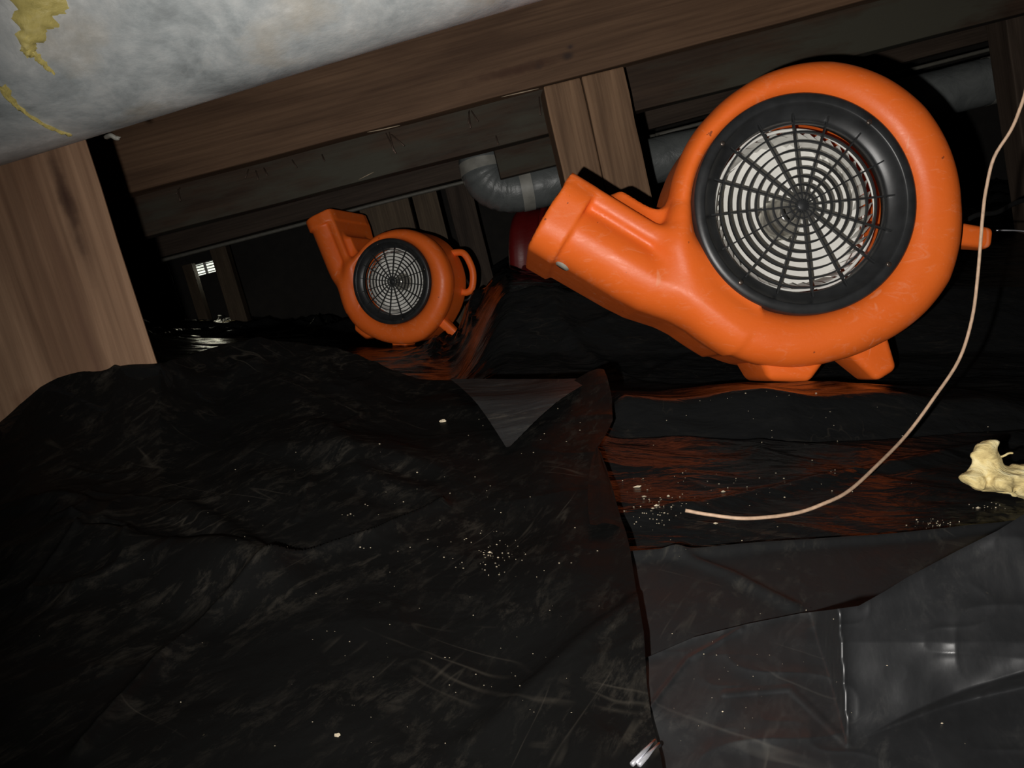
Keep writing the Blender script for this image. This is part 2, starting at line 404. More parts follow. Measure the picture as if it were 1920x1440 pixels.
def polydist(u, z, pts):                           # distance to a polyline and side-independent
    d = np.full(np.shape(u), 9.0)
    for (a, b_) in zip(pts[:-1], pts[1:]):
        ax_, az_ = a; bx_, bz_ = b_; L2 = (bx_-ax_)**2+(bz_-az_)**2+1e-12
        t = np.clip(((u-ax_)*(bx_-ax_)+(z-az_)*(bz_-az_))/L2, 0, 1)
        d = np.minimum(d, np.hypot(u-ax_-t*(bx_-ax_), z-az_-t*(bz_-az_)))
    return d
def hit(px, py, H=Hbase, z0=.16, z1=9):
    zs = np.concatenate([np.arange(z0, 1.6, .002), np.arange(1.6, z1, .01)])
    u = (px-960)/FPX*zs; d = zs*(py-720)/FPX - H(u, zs)
    i = np.argmax(d > 0)
    if d[i] <= 0: i = len(zs)-1
    z = zs[i]; return (px-960)/FPX*z, float(z)
def hits(pts, H=Hbase): return [hit(p[0], p[1], H) for p in pts]
def ridge(u, z, pts, amp, wid): return amp*np.exp(-(polydist(u, z, pts)/wid)**2)
def crumple(u, z):                                 # generic creasing, negative = up
    a = fbm(u*7+3, z*9, 3, 11)*.006
    r = ridged(u*6+fbm(u*5, z*5, 2, 5)*1.2, z*11+2, 2, 21)*.004
    return a-r
crA1 = hits([(150, 1470), (290, 1290), (400, 1180), (505, 1100), (600, 1062), (700, 1035), (830, 975)])
crA2 = hits([(505, 1100), (420, 1030), (340, 985)])
crA3 = hits([(505, 1100), (400, 1080), (200, 1085)])
crA4 = hits([(560, 1000), (600, 860), (680, 780)])
crA5 = hits([(540, 650), (480, 690), (350, 720)])
crA6 = hits([(880, 1420), (1000, 1330), (1200, 1200)])
crA7 = hits([(600, 820), (680, 930), (800, 960)])
def HA(u, z):
    px = 960+FPX*u/np.maximum(z, .1)
    k = sm(z, .16, .3)*(1-sm(z, 1.1, 1.4))
    v = Hbase(u, z)-.007-.014*sm(px, 900, 1130)*sm(z, .12, .3)*(1-sm(z, .95, 1.05))
    v = v+fbm(u*6+3, z*6, 3, 31)*.012*k - ridged(u*4+fbm(u*4, z*4, 2, 6)*1.1, z*6+2, 2, 41)*.004*k
    v = v-.0070*np.exp(-polydist(u, z, crA1)/.0045)-np.maximum(ridge(u, z, crA2, .007, .012), ridge(u, z, crA3, .007, .018))-ridge(u, z, crA4, .002, .003)
    # soft facet between two folds
    v = v-.018*np.exp(-((px-400)/110)**2-((z-.505)/.03)**2)-.010*sm(z, .66, .70)*np.exp(-((px-690)/150)**2-((z-.70)/.05)**2)
    v = v-ridge(u, z, crA5, .005, .012)-ridge(u, z, crA6, .002, .006)-ridge(u, z, crA7, .006, .02)
    # knuckled lumps at the left
    m_ = np.exp(-((px-130)/170)**2-((z-.55)/.10)**2)
    v = v-m_*(.022+.018*ridged(u*14, z*16, 2, 61))
    # fine radial pleats near the ridge in front of the second blower
    m_ = np.exp(-((px-620)/170)**2)*sm(z, .72, .95)
    v = v-m_*.006*ridged(u*9+z*5, z*4-u*16, 3, 71)
    # vertical pleat in the sheet against the post
    v = v-.003*np.exp(-((px-214)/9)**2)*sm(z, .70, .76)
    return v
foldB = hits([(1140, 813), (1300, 818), (1480, 826), (1700, 812), (1920, 800)])
crB1 = hits([(1170, 985), (1300, 965), (1480, 925), (1700, 880), (1920, 820)])
def HB(u, z):
    px = 960+FPX*u/np.maximum(z, .1)
    v = Hbase(u, z)
    k = sm(z, .3, .5)
    v = v+fbm(u*5, z*8, 3, 51)*.007*k
    v = v-(ridged(u*3+fbm(u*5, z*5, 2, 8)*.8, z*13+u*3, 3, 81)*.006)*k
    # rolled lip along the ridge, then a step down towards the lens
    fz = np.interp(px, [1140, 1300, 1480, 1700, 1920], [p[1] for p in foldB])
    Zr = np.interp(px, Z_px, Z_z); vt_ = Zr*(np.interp(px, S_px, S_py)-720)/FPX+.003*np.sin(u*40)
    kp = sm(z, fz, fz+.050)*sm(px, 1120, 1170)*(1-sm(z, Zr-.01, Zr+.03))
    v = v*(1-kp)+(vt_+(Zr-z)*.055+.004*ridged(u*6, z*9, 2, 83)*-1+.25*(v-Hbase(u, z)))*kp
    v = v+.006*np.exp(-((z-fz+.004)/.006)**2)*sm(px, 1120, 1160)
    v = v-ridge(u, z, crB1, .006, .01)
    # heaped plastic by the second blower
    m_ = np.exp(-((px-870)/75)**2-((z-2.45)/.22)**2)
    v = v-m_*(.055+.10*ridged(px/50+z*3, z*6-px/90, 3, 91))
    m_ = np.exp(-((px-1150)/260)**2-((z-1.5)/.25)**2)
    v = v-m_*.025*ridged(u*5+z*2, z*5-u*4, 3, 95)
    # heaps deep behind
    m_ = sm(z, 3, 4.2); v = v-m_*.16*ridged(u*1.7+.3, z*1.4, 3, 101)+m_*.03
    return v
def ZC(px, py):                                     # range of the thick sheet along each sight line
    px = np.asarray(px, float); py = np.asarray(py, float)
    zb = .245/((py-720)/FPX+.24)
    up_ = 1395-py
    dr = up_-.41*(px-1590)-14*np.sin((px-1590)/110)
    zf = .352+.00002*(px-1590)+.00006*np.clip(up_, -999, 190)+.00022*np.clip(up_-190, 0, 999)
    zf = zf+.0035*np.sin((px-1590)/85+.6)*sm(px, 1620, 1800)*sm(up_, 20, 120)
    zf = zf+.0011*(np.sqrt(np.clip(-dr, 0, 999)**2+36)-6)*(dr < 0)
    dl = px-(1590-.07*up_); zf = zf+.0016*np.clip(-dl, 0, 400)+.004*np.exp(-np.abs(dl)/9)*-1
    z = smin(zb, zf, .008)
    z = z+.006*fbm(px/150, py/130, 2, 111)-.003*ridged(px/210, py/120, 2, 115)
    z = z-.0022*np.exp(-(polydist(px, py, [(1216, 1330), (1290, 1235), (1390, 1178)])/5)**2)
    z = z-.003*np.exp(-(polydist(px, py, [(1590, 1395), (1480, 1290), (1360, 1300)])/12)**2)
    return z
hits_D = hits([(1240, 1060), (1370, 1110), (1480, 1170)])
def HD(u, z):
    v = Hbase(u, z)-.010+fbm(u*6, z*6, 3, 51)*.004
    return v-ridge(u, z, hits_D, .003, .006)

def sheet(name, H, near, farr, nx, nz, mat, off=0, thick=0, zpow=1.0, curl=None):
    """grid between two curves given as (u, z) polylines (near edge, far edge), one v per point from H"""
    def resample(c, n_):
        c = np.array(c, float); d = np.r_[0, np.cumsum(np.hypot(*np.diff(c, axis=0).T))]
        t = np.linspace(0, d[-1], n_); return np.stack([np.interp(t, d, c[:, 0]), np.interp(t, d, c[:, 1])], 1)
    A = resample(near, nx); B = resample(farr, nx); t = np.linspace(0, 1, nz)[:, None]**zpow
    U = A[:, 0]*(1-t)+B[:, 0]*t; Z = A[:, 1]*(1-t)+B[:, 1]*t
    V_ = H(U, Z)-off
    if curl is not None: V_ = V_-curl(U, Z, np.linspace(0, 1, nx)[None, :], t)
    o3 = np.array(CAM); P3 = o3+U[..., None]*np.array(RT)-V_[..., None]*np.array(UP)+Z[..., None]*np.array(FW)
    idx = np.arange(nx*nz).reshape(nz, nx)
    F = np.stack([idx[:-1, :-1], idx[:-1, 1:], idx[1:, 1:], idx[1:, :-1]], -1).reshape(-1, 4)
    o = np_obj(name, P3.reshape(-1, 3), F, mat)
    if thick:
        s = o.modifiers.new('thickness', 'SOLIDIFY'); s.thickness = thick; s.offset = 1
    return o
# floor of bare earth under the plastic
fl = sheet('floor', lambda u, z: Hbase(u, z)+.05, [(-5, .02), (5, .02)], [(-9, 9.5), (9, 9.5)], 120, 160, M['dirt'])
fl['kind'] = 'structure'
B1 = sheet('plastic_sheet', HB, [(-.9, .24), (1.1, .24)], [(-1.6, 1.3), (1.6, 1.3)], 420, 380, M['sheet_b'])
B2 = sheet('plastic_sheet', lambda u, z: HB(u, z)+.003, [(-1.7, 1.27), (1.7, 1.27)], [(-5, 6.3), (5, 6.3)], 420, 420, M['sheet_b'], zpow=1.5)
props(B1, 'glossy black plastic sheet under the large orange blower, mirroring it in red-brown streaks', 'plastic sheet')
props(B2, 'black plastic sheet heaped round the small rear blower and on towards the back', 'plastic sheet')
edgeA = [(1262, 1600), (1240, 1440), (1222, 1370), (1213, 1300), (1207, 1200), (1196, 1130), (1182, 1045), (1174, 1010), (1165, 985), (1150, 930), (1137, 885), (1121, 847), (1136, 822), (1149, 795), (1147, 765), (1135, 735)]
eA = hits(edgeA, HA); eA = [(eA[0][0]*.8, .15)]+eA
nA = 300
# sheet A: columns run left->right, rows near->far; right side follows eA
def sheetA():
    e = np.array(eA); ez = e[:, 1]; eu = e[:, 0]; order = np.argsort(ez); ez, eu = ez[order], eu[order]
    nz, nx = 560, 560
    t = np.linspace(0, 1, nz)[:, None]; s = np.linspace(0, 1, nx)[None, :]
    s_ = s**.8
    zR = .17+(ez[-1]+.012-.17)*t; uR = np.interp(zR, ez, eu)
    uL = -.62-.30*t
    # left part reaches beyond the ridge
    zL = .17+(1.16-.17)*t
    U = uL*(1-s_)+uR*s_; Z = zL*(1-sm(s, .75, .93))+zR*sm(s, .75, .93)
    V_ = HA(U, Z)
    # edge lifted a little and curled over near the top
    V_ = V_-.004*np.exp(-((1-s)/.02)**2)
    V_ = V_-.018*np.exp(-((1-s)/.05)**2)*sm(t, .86, .97)
    P3 = np.array(CAM)+U[..., None]*np.array(RT)-V_[..., None]*np.array(UP)+Z[..., None]*np.array(FW)
    idx = np.arange(nx*nz).reshape(nz, nx)
    F = np.stack([idx[:-1, :-1], idx[:-1, 1:], idx[1:, 1:], idx[1:, :-1]], -1).reshape(-1, 4)
    return np_obj('plastic_sheet', P3.reshape(-1, 3), F, M['sheet_a'])
shA = sheetA()
props(shA, 'broad dusty black plastic sheet filling the left foreground, its corner folded over', 'plastic sheet')
# folded-over corner (triangle) with its pale dusty underside up
fa, fb, fc = (845, 719), (1118, 719), (951, 848)
V = []; F = []; n_ = 40
def flap_pt(a, b_):
    px = fa[0]*(1-a)+fb[0]*a; py = 719
    tx = fc[0]; ty = fc[1]; bow = 3*math.sin(math.pi*b_)
    x = px*(1-b_)+tx*b_; y = py*(1-b_)+ty*b_+ (a-.5)*0
    x += bow*(1 if a > .5 else -1)*abs(a-.5)*-1.2
    u, z = hit(x, y, HA)
    return W(u, float(HA(u, z))-.004-.010*math.sin(math.pi*min(1, b_+.05))*(1-.5*b_), z-.006)
for j in range(n_+1):
    for i in range(n_+1): V.append(flap_pt(i/n_, j/n_*.985))
for j in range(n_):
    for i in range(n_):
        q = j*(n_+1)+i; F.append((q, q+1, q+n_+2, q+n_+1))
fl_ = mesh_obj('folded_corner', V, F, M['flap'], shA); props(fl_, 'pale dusty underside of the folded triangular corner')
# narrow turned edge strip of sheet A between the tip of the crack and (1105,1000)
st1 = [(1119, 850), (1111, 870), (1105, 900), (1102, 930), (1102, 965), (1106, 1000)]
st2 = [(1121, 850), (1135, 885), (1150, 930), (1158, 960), (1165, 985), (1166, 1000)]
V = []; F = []
for i, (a, b_) in enumerate(zip(st1, st2)):
    for k in range(6):
        t_ = k/5; x, y = a[0]*(1-t_)+b_[0]*t_, a[1]*(1-t_)+b_[1]*t_
        u, z = hit(x, y, HA); V.append(W(u, float(HA(u, z))-.003-.004*math.sin(math.pi*t_)-(.003 if k == 0 else 0), z))
for i in range(len(st1)-1):
    for k in range(5): q = i*6+k; F.append((q, q+1, q+7, q+6))
fl_ = mesh_obj('turned_edge', V, F, M['sheet_a'], shA)
# strip D and sheet C
ln1 = [(1184, 1046), (1300, 1038), (1480, 1025), (1640, 1013), (1780, 1000), (1870, 990), (2000, 972), (2150, 950)]
ln2 = [(1205, 1236), (1300, 1195), (1400, 1170), (1500, 1150), (1560, 1143), (1610, 1136), (1660, 1108), (1700, 1083), (1800, 1030), (1870, 995), (1930, 958), (2120, 860)]
def rc(U, Z, s, t): return .004*np.exp(-((1-t)/.04)**2)
D_ = sheet('plastic_sheet', HD, hits([(1080, 1330), (1300, 1300), (1500, 1250), (1700, 1200), (1900, 1130), (2150, 1100)], HD), hits([(1120, 1050)]+ln1, HD), 220, 90, M['sheet_d'], curl=rc)
props(D_, 'narrow black plastic strip lying between the overlapping sheets at right', 'plastic sheet')
nx_, ny_ = 340, 300
l2 = np.array([(1130, 1268)]+ln2+[(2300, 770)], float)
pxg = np.linspace(1130, 2300, nx_)[None, :]+np.zeros((ny_, 1)); tg = np.linspace(0, 1, ny_)[:, None]
top = np.interp(pxg, l2[:, 0], l2[:, 1]); pyg = top*(1-tg)+1750*tg
zg = ZC(pxg, pyg)-.004*np.exp(-tg/.02)
P3 = np.array(CAM)+((pxg-960)/FPX*zg)[..., None]*np.array(RT)-((pyg-720)/FPX*zg)[..., None]*np.array(UP)+zg[..., None]*np.array(FW)
ix = np.arange(nx_*ny_).reshape(ny_, nx_)
C_ = np_obj('plastic_sheet', P3.reshape(-1, 3), np.stack([ix[:-1, 1:], ix[:-1, :-1], ix[1:, :-1], ix[1:, 1:]], -1).reshape(-1, 4), M['sheet_c'])
props(C_, 'thick grey-black plastic sheet bulging into a pointed fold, right foreground', 'plastic sheet')

# ------------------------------------------------------------------ timber
Xw, Zw = Vector((1, 0, 0)), Vector((0, 0, 1)); Yw = Vector((0, 1, 0))
def hbeam(name, pa, pb, Y, height, thick, mat, seed=1, dY=0):   # bottom front edge through two pixels on plane y=Y
    a = PY(pa[0], pa[1], Y); b_ = PY(pb[0], pb[1], Y+dY); d = (b_-a); L = d.length; d.normalize()
    up = (Zw-d*Zw.dot(d)).normalized(); back = up.cross(d)*-1
    back = d.cross(up) * -1 if d.cross(up).y < 0 else d.cross(up)
    az = d.cross(up)
    c = (a+b_)/2+up*height/2+back*thick/2
    return bm_obj(name, box_bm(L, height, thick, .004, 24, .0012, seed), mat, None, axes(c, d, up, az))
def vpost(name, x0, x1, Y, zb, zt, thick, mat, seed=1, parent=None):
    c = Vector(((x0+x1)/2, Y+thick/2, (zb+zt)/2))
    mw = axes(c, Zw, Xw*-1, Yw)
    if parent: mw = parent.matrix_world.inverted() @ mw
    return bm_obj(name, box_bm(zt-zb, abs(x1-x0), thick, .003, 10, .001, seed), mat, parent, mw)
ceilz = .30+.62
# near left post
Y1 = P(300, 690, .80).y
xr = PY(232, 480, Y1).x
ang = math.radians(24); pr_ = PY(232, 480, Y1); wx = Vector((math.cos(ang), -math.sin(ang)*-1, 0)); wb = Vector((-math.sin(ang), math.cos(ang), 0))
cc = Vector((pr_.x, pr_.y, 0))-wx*.14+wb*.07; zm = .28
p1 = bm_obj('support_post', box_bm(.60, .28, .14, .003, 10, .001, 2), M['post'], None, axes(Vector((cc.x, cc.y, zm)), Zw, wx*-1, wb))
props(p1, 'broad reddish-brown wooden post at the left edge, nearest to the camera', 'post')
Yb = P(1169, 126, 1.60).y
bm1 = hbeam('floor_beam', (-900, 664), (2600, -257), Yb, .235, .045, M['beam'], 3)
props(bm1, 'long brown wooden beam with knots running across above both blowers', 'beam')
xa, xs, xb = PY(1039, 250, Yb).x, PY(1113, 250, Yb).x, PY(1197, 250, Yb).x
zt = PY(1120, 136, Yb).z
p2 = empty('support_post', axes(Vector(((xa+xb)/2, Yb, 0)), Xw, Yw, Zw), label='brown doubled wooden post behind the nozzle of the large blower', cat='post')
bpy.context.view_layer.update()
vpost('board', xa, xs-.001, Yb+.006, 0, zt, .09, M['post2'], 4, p2)
vpost('board', xs+.001, xb, Yb+.002, 0, zt, .09, M['post2'], 5, p2)
Yc = P(900, 290, 1.80).y
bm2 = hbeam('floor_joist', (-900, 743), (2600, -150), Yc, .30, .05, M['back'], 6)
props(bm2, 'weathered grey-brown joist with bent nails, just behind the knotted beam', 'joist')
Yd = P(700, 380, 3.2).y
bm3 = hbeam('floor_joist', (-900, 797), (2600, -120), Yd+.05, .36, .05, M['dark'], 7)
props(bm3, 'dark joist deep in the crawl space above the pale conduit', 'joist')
# nails in the joist
bmi = bm2.matrix_world.inverted()
bpy.context.view_layer.update(); bmi = bm2.matrix_world.inverted()
def nail(px, py, dx, dy, L, bend=0):
    a = PY(px, py, Yc); b_ = PY(px+dx, py+dy, Yc-.03)
    V_, F_ = tube([bmi @ (a+Vector((0, .02, 0))), bmi @ a, bmi @ (a.lerp(b_, .5)+Vector((bend, 0, 0))), bmi @ b_], .0016, 6)
    mesh_obj('nail', V_, F_, M['nail'], bm2)
for q in [(724, 250, 18, 38), (734, 252, 24, 22), (730, 248, 8, 36), (879, 210, 3, 30), (884, 208, 12, 20), (880, 208, -2, 24), (1011, 182, 2, 34), (1018, 186, 3, 22),
          (466, 318, -6, 16), (480, 320, 4, 17), (495, 315, 6, 14), (334, 355, 4, 22), (338, 352, -8, 12), (548, 300, 8, 14), (930, 255, 4, 16), (604, 290, 4, 12)]:
    nail(*q, 0)
# splinters on the beam edge
def strand(name, pts, rad, mat, lab, cat, group=None, seg=7, parent=None):
    V_, F_ = tube(spline(pts, 6), rad, seg)
    o = mesh_obj(name, V_, F_, mat, parent); props(o, lab, cat, group); return o
s_ = Yb-.004
def taper(pts, r, mat, name, parent, k=5):
    sp = spline(pts, k); n__ = len(sp); V_, F_ = tube(sp, [r*(.15+.85*math.sin(math.pi*(i+.3)/(n__+.3))) for i in range(n__)], 6)
    inv = parent.matrix_world.inverted(); return mesh_obj(name, [inv @ v for v in V_], F_, mat, parent)
bpy.context.view_layer.update()
taper([PY(688, 248, s_), PY(715, 243, s_-.003), PY(750, 235, s_)], .0012, M['splinter'], 'splinter', bm1)
taper([PY(940, 182, s_), PY(975, 174, s_-.002), PY(1010, 166, s_)], .0012, M['splinter'], 'splinter', bm1)
taper([PY(672, 337, Yc-.004), PY(690, 328, Yc-.01), PY(702, 322, Yc-.004)], .0008, M['splinter'], 'splinter', bm2)
# far posts
def fpost(px0, px1, py, z, lab, zt_=None, mat=None, seed=9, yt=None, grp=None):
    Y = P((px0+px1)/2, py, z).y; x0, x1 = PY(px0, py, Y).x, PY(px1, py, Y).x
    top = PY((px0+px1)/2, yt, Y).z if yt else ceilz-.02
    o = vpost('support_post', x0, x1, Y, -.05 if z < 4 else .1, top, .09, mat or M['far'], seed); props(o, lab, 'post', grp); return o
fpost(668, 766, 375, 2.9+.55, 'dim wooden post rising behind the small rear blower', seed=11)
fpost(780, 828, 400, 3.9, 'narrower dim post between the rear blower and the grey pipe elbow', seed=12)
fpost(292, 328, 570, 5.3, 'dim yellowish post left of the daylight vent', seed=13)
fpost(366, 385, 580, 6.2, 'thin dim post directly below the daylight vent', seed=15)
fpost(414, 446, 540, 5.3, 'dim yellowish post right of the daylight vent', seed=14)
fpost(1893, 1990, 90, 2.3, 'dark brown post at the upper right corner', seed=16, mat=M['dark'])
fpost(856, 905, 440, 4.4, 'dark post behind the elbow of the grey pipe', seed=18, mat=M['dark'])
blk = P(988, 290, 2.45); bo = bm_obj('blocking_board', box_bm(.20, .11, .05, .003), M['back'], None, axes(blk, Xw, Zw, Yw*-1))
props(bo, 'short brown wooden block just above the grey pipe', 'board')

# ------------------------------------------------------------------ near galvanised duct
da, db = P(-700, 378, .52), P(1500, -288, .525)        # silhouette line; axis lies a radius above it
dd_ = (db-da).normalized(); upd = (UP*math.cos(math.radians(17.5))-RT*math.sin(math.radians(17.5)))
rad = .14
perp = (upd-dd_*upd.dot(dd_)).normalized()
oa, ob = da+perp*rad*.98+FW*.07, db+perp*rad*.98+FW*.07
seg = 96; nn = 90; L = (ob-oa).length; az_ = dd_.cross(perp).normalized()
duct = empty('metal_duct', axes((oa+ob)/2, dd_, perp, az_), label='large galvanised metal duct, smudged pale grey, across the upper left corner', cat='duct')
V = []; F = []
for i in range(nn+1):
    x = -L/2+L*i/nn
    for k in range(seg):
        a = 2*math.pi*k/seg; r = rad*(1+.004*math.sin(3*a+x*7)+.003*math.sin(9*x+a)); V.append((x, r*math.cos(a), r*math.sin(a)))
for i in range(nn):
    for k in range(seg): k2 = (k+1) % seg; F.append((i*seg+k, i*seg+k2, (i+1)*seg+k2, (i+1)*seg+k))
mesh_obj('duct_body', V, F, M['duct'], duct)
bpy.context.view_layer.update(); di = duct.matrix_world.inverted()
def on_duct(px, py, lift=0):
    o3 = di @ CAM; d3 = (di.to_3x3() @ (P(px, py, 1)-CAM)).normalized()
    a = d3.y**2+d3.z**2; b_ = 2*(o3.y*d3.y+o3.z*d3.z); c_ = o3.y**2+o3.z**2-(rad*1.004)**2; ds = b_*b_-4*a*c_
    t_ = (-b_-math.sqrt(max(ds, 0)))/(2*a); p = o3+d3*t_
    n3 = Vector((0, p.y, p.z)).normalized(); return p+n3*lift
def smear(name, path, widths, h=.0035):
    sp = spline([on_duct(*q) for q in path], 7); n__ = len(sp); V_ = []; F_ = []; K = 9
    ws = np.interp(np.linspace(0, 1, n__), np.linspace(0, 1, len(widths)), widths)
    for i, p in enumerate(sp):
        tn = (sp[min(i+1, n__-1)]-sp[max(0, i-1)]).normalized(); n3 = Vector((0, p.y, p.z)).normalized(); s3 = tn.cross(n3).normalized()
        for k in range(K):
            q = k/(K-1)*2-1; wv_ = ws[i]*(1+.25*math.sin(i*1.3+q*2)+.15*random.uniform(-1, 1))
            pp = p+s3*wv_*q; rr = Vector((0, pp.y, pp.z)); nn_ = rr.normalized()
            hh = h*(1-q*q)*(1+.5*random.uniform(-1, 1))-.0006
            pp = Vector((pp.x, nn_.y*(rad*1.004+hh), nn_.z*(rad*1.004+hh))); V_.append(pp)
    for i in range(n__-1):
        for k in range(K-1): q = i*K+k; F_.append((q, q+1, q+K+1, q+K))
    return mesh_obj(name, V_, F_, M['glue'], duct)
g1 = smear('adhesive_smear', [(72, -60), (72, -5), (62, 45), (52, 85), (56, 105)], [.018, .019, .011, .006, .003]); g1['label'] = 'thick yellow adhesive patch'
g2 = smear('adhesive_smear', [(60, 95), (80, 118), (102, 138)], [.003, .0035, .001], .002)
g3 = smear('adhesive_smear', [(2, 158), (22, 188), (50, 212), (90, 236), (132, 252)], [.0045, .003, .002, .0018, .0016], .0025)
# small white shred hanging from the duct's lower edge
V_, F_ = tube(spline([P(197, 258, .66), P(208, 254, .65), P(218, 259, .65), P(226, 257, .65)], 5), [.001]+[.0021]*12+[.0016, .0005, .0005], 6)
o = mesh_obj('torn_shred', V_, F_, M['tape']); props(o, 'tiny white shred hanging at the lower edge of the large duct', 'scrap')

# ------------------------------------------------------------------ grey wrapped pipe with elbow
pz = 2.62
pr = .077
pp_ = [P(892, 190, pz), P(898, 250, pz), P(903, 305, pz), P(914, 338, pz), P(940, 353, pz), P(975, 354, pz), P(1050, 338, pz), P(1240, 299, pz), P(1500, 238, pz-.02), P(1830, 158, pz-.02), P(2150, 78, pz-.02)]
pipe = empty('wrapped_pipe', Matrix.Translation(pp_[2]), label='grey wrapped pipe with an elbow and pale tape bands, running right behind the post', cat='pipe')
o0 = pp_[2]; pl = [p-o0 for p in pp_]
sp = spline(pl, 10); V_, F_ = tube(sp, [pr*(1+.015*math.sin(i*1.7)) for i in range(len(sp))], 32)
mesh_obj('pipe_body', V_, F_, M['pipe'], pipe)
def band(i0, i1, name='tape_band'):
    V_, F_ = tube(sp[i0:i1+1], pr*1.035, 32, False); mesh_obj(name, V_, F_, M['tape'], pipe)
band(20, 25); 
q0 = spline([pl[5], pl[5]+(pl[6]-pl[5])*.28], 3); V_, F_ = tube(q0, pr*1.03, 32, False); mesh_obj('tape_band', V_, F_, M['tape'], pipe)
q0 = [pl[9]+(pl[10]-pl[9])*a for a in (.05, .1, .16)]; V_, F_ = tube(q0, pr*1.03, 32, False); mesh_obj('tape_band', V_, F_, M['tape'], pipe)
V_, F_ = tube(spline([P(-200, 620, 3.15), P(262, 499, 3.15), P(559, 422, 3.15), P(770, 366, 3.15), P(1207, 259, 3.15), P(1293, 237, 3.15), P(2100, 30, 3.15)], 4), .008, 8)
o = mesh_obj('conduit', V_, F_, M['conduit']); props(o, 'thin pale conduit running level below the rear joists', 'conduit')

# ------------------------------------------------------------------ blower
K = 1.05/FPX                                        # metres per photo pixel on the front face of the large blower
th = [-180, -170, -160, -140, -116, -103, -90, -75, -57, -37, -24, 4, 23, 41, 59, 80, 100, 118, 135, 160, 180]
rr_ = [249, 262, 285, 306, 311, 312, 309, 304, 306, 317, 322, 311, 310, 308, 300, 288, 272, 260, 252, 248, 249]
nd = np.array([-.873, .487])                        # from the body out along the nozzle (x, y up)
nn2 = np.array([.487, .873])                        # across it, towards the upper edge
oc = np.array([1031-1508, 382-403.])*K              # centre of the outlet
def rbox(dx, dz, r): return np.hypot(np.maximum(dx+r, 0), np.maximum(dz+r, 0))+np.minimum(np.maximum(dx+r, dz+r), 0)-r
def smax(a, b_, k): return -smin(-a, -b_, k)
DB = .205
def housing(x, y, z, ext=0.0, deep=0.0):
    oc = np.array([1031-1508, 382-403.])*K + nd*ext
    r = np.hypot(x, y)+1e-9; a = np.degrees(np.arctan2(y, x)); Rr = np.interp(a, th, rr_, period=None)*K
    dr = r-Rr
    # barrel: full front bulge round the inlet, slightly waisted behind it
    w_ = .004*sm(-z, .045, .075)
    zt_ = smax(z, (.1500-r)*1.0, .040)
    dz = np.maximum(zt_, -(z+DB))
    ring = rbox((dr+w_)*.97, dz, .036)
    # nozzle: round tube plus a flat bead along its upper edge
    s = (x-oc[0])*nd[0]+(y-oc[1])*nd[1]; q = (x-oc[0])*nn2[0]+(y-oc[1])*nn2[1]
    s_f = s+ext; t_ = np.clip(-s_f/(420*K), 0, 1)
    ql = np.interp(-(s+ext)/K, [0, 200, 247, 310, 350, 440], [-80, -79, -76, -62, -56, -58])*K
    qh = np.interp(-(s+ext)/K, [0, 60, 200, 300, 440], [58, 50, 49, 42, 16])*K
    zc0 = -.010+.006*t_; zb = -(DB+(.055+deep)*(1-t_))
    dzn = np.maximum(z-zc0, zb-z)
    cs = rbox(np.maximum(q-qh, ql-q), dzn, .050)
    bead = rbox(np.maximum(q-78*K, 40*K-q), np.maximum(z-zc0+.008, zb-z), .010)
    cs2 = smin(cs, bead, .014)
    noz = np.maximum(cs2, np.maximum(s, -(s+ext+430*K)))
    col = rbox(np.maximum(q-84*K, -q-88*K), np.maximum(z-zc0-5*K, zb-6*K-z), .045)
    colr = rbox(col, np.maximum(s, -(s+58*K)), .004)
    d = smin(ring, noz, .020); d = smin(d, colr, .006)
    # web in the crotch at the rear
    cx, cy = (1300-1508)*K, (382-385)*K
    wx = (x-(1215-1508)*K); wy = (y-(382-415)*K)
    ca, sa_ = nd
    ws = wx*ca+wy*sa_; wq = wx*nn2[0]+wy*nn2[1]
    web = rbox(np.abs(ws)-70*K, np.maximum(np.abs(wq)-26*K, np.abs(z+.125)-.075), .006)
    d = smin(d, web, .035*sm(-z, .02, .06)+.004)
    # bore for the impeller and the outlet opening
    d = np.maximum(d, -np.maximum(r-.1475, -(z+.150)))
    d = np.maximum(d, -np.maximum(col+.010, -(s+.034)))
    # shallow groove where the nozzle leaves the inlet ring
    return d
HV, HF = surface_nets(housing, (-.395, -.255, -.275), (.245, .235, .015), .0040)
HV2, HF2 = surface_nets(lambda x, y, z: housing(x, y, z, .050, .035), (-.45, -.255, -.31), (.245, .265, .015), .0044)
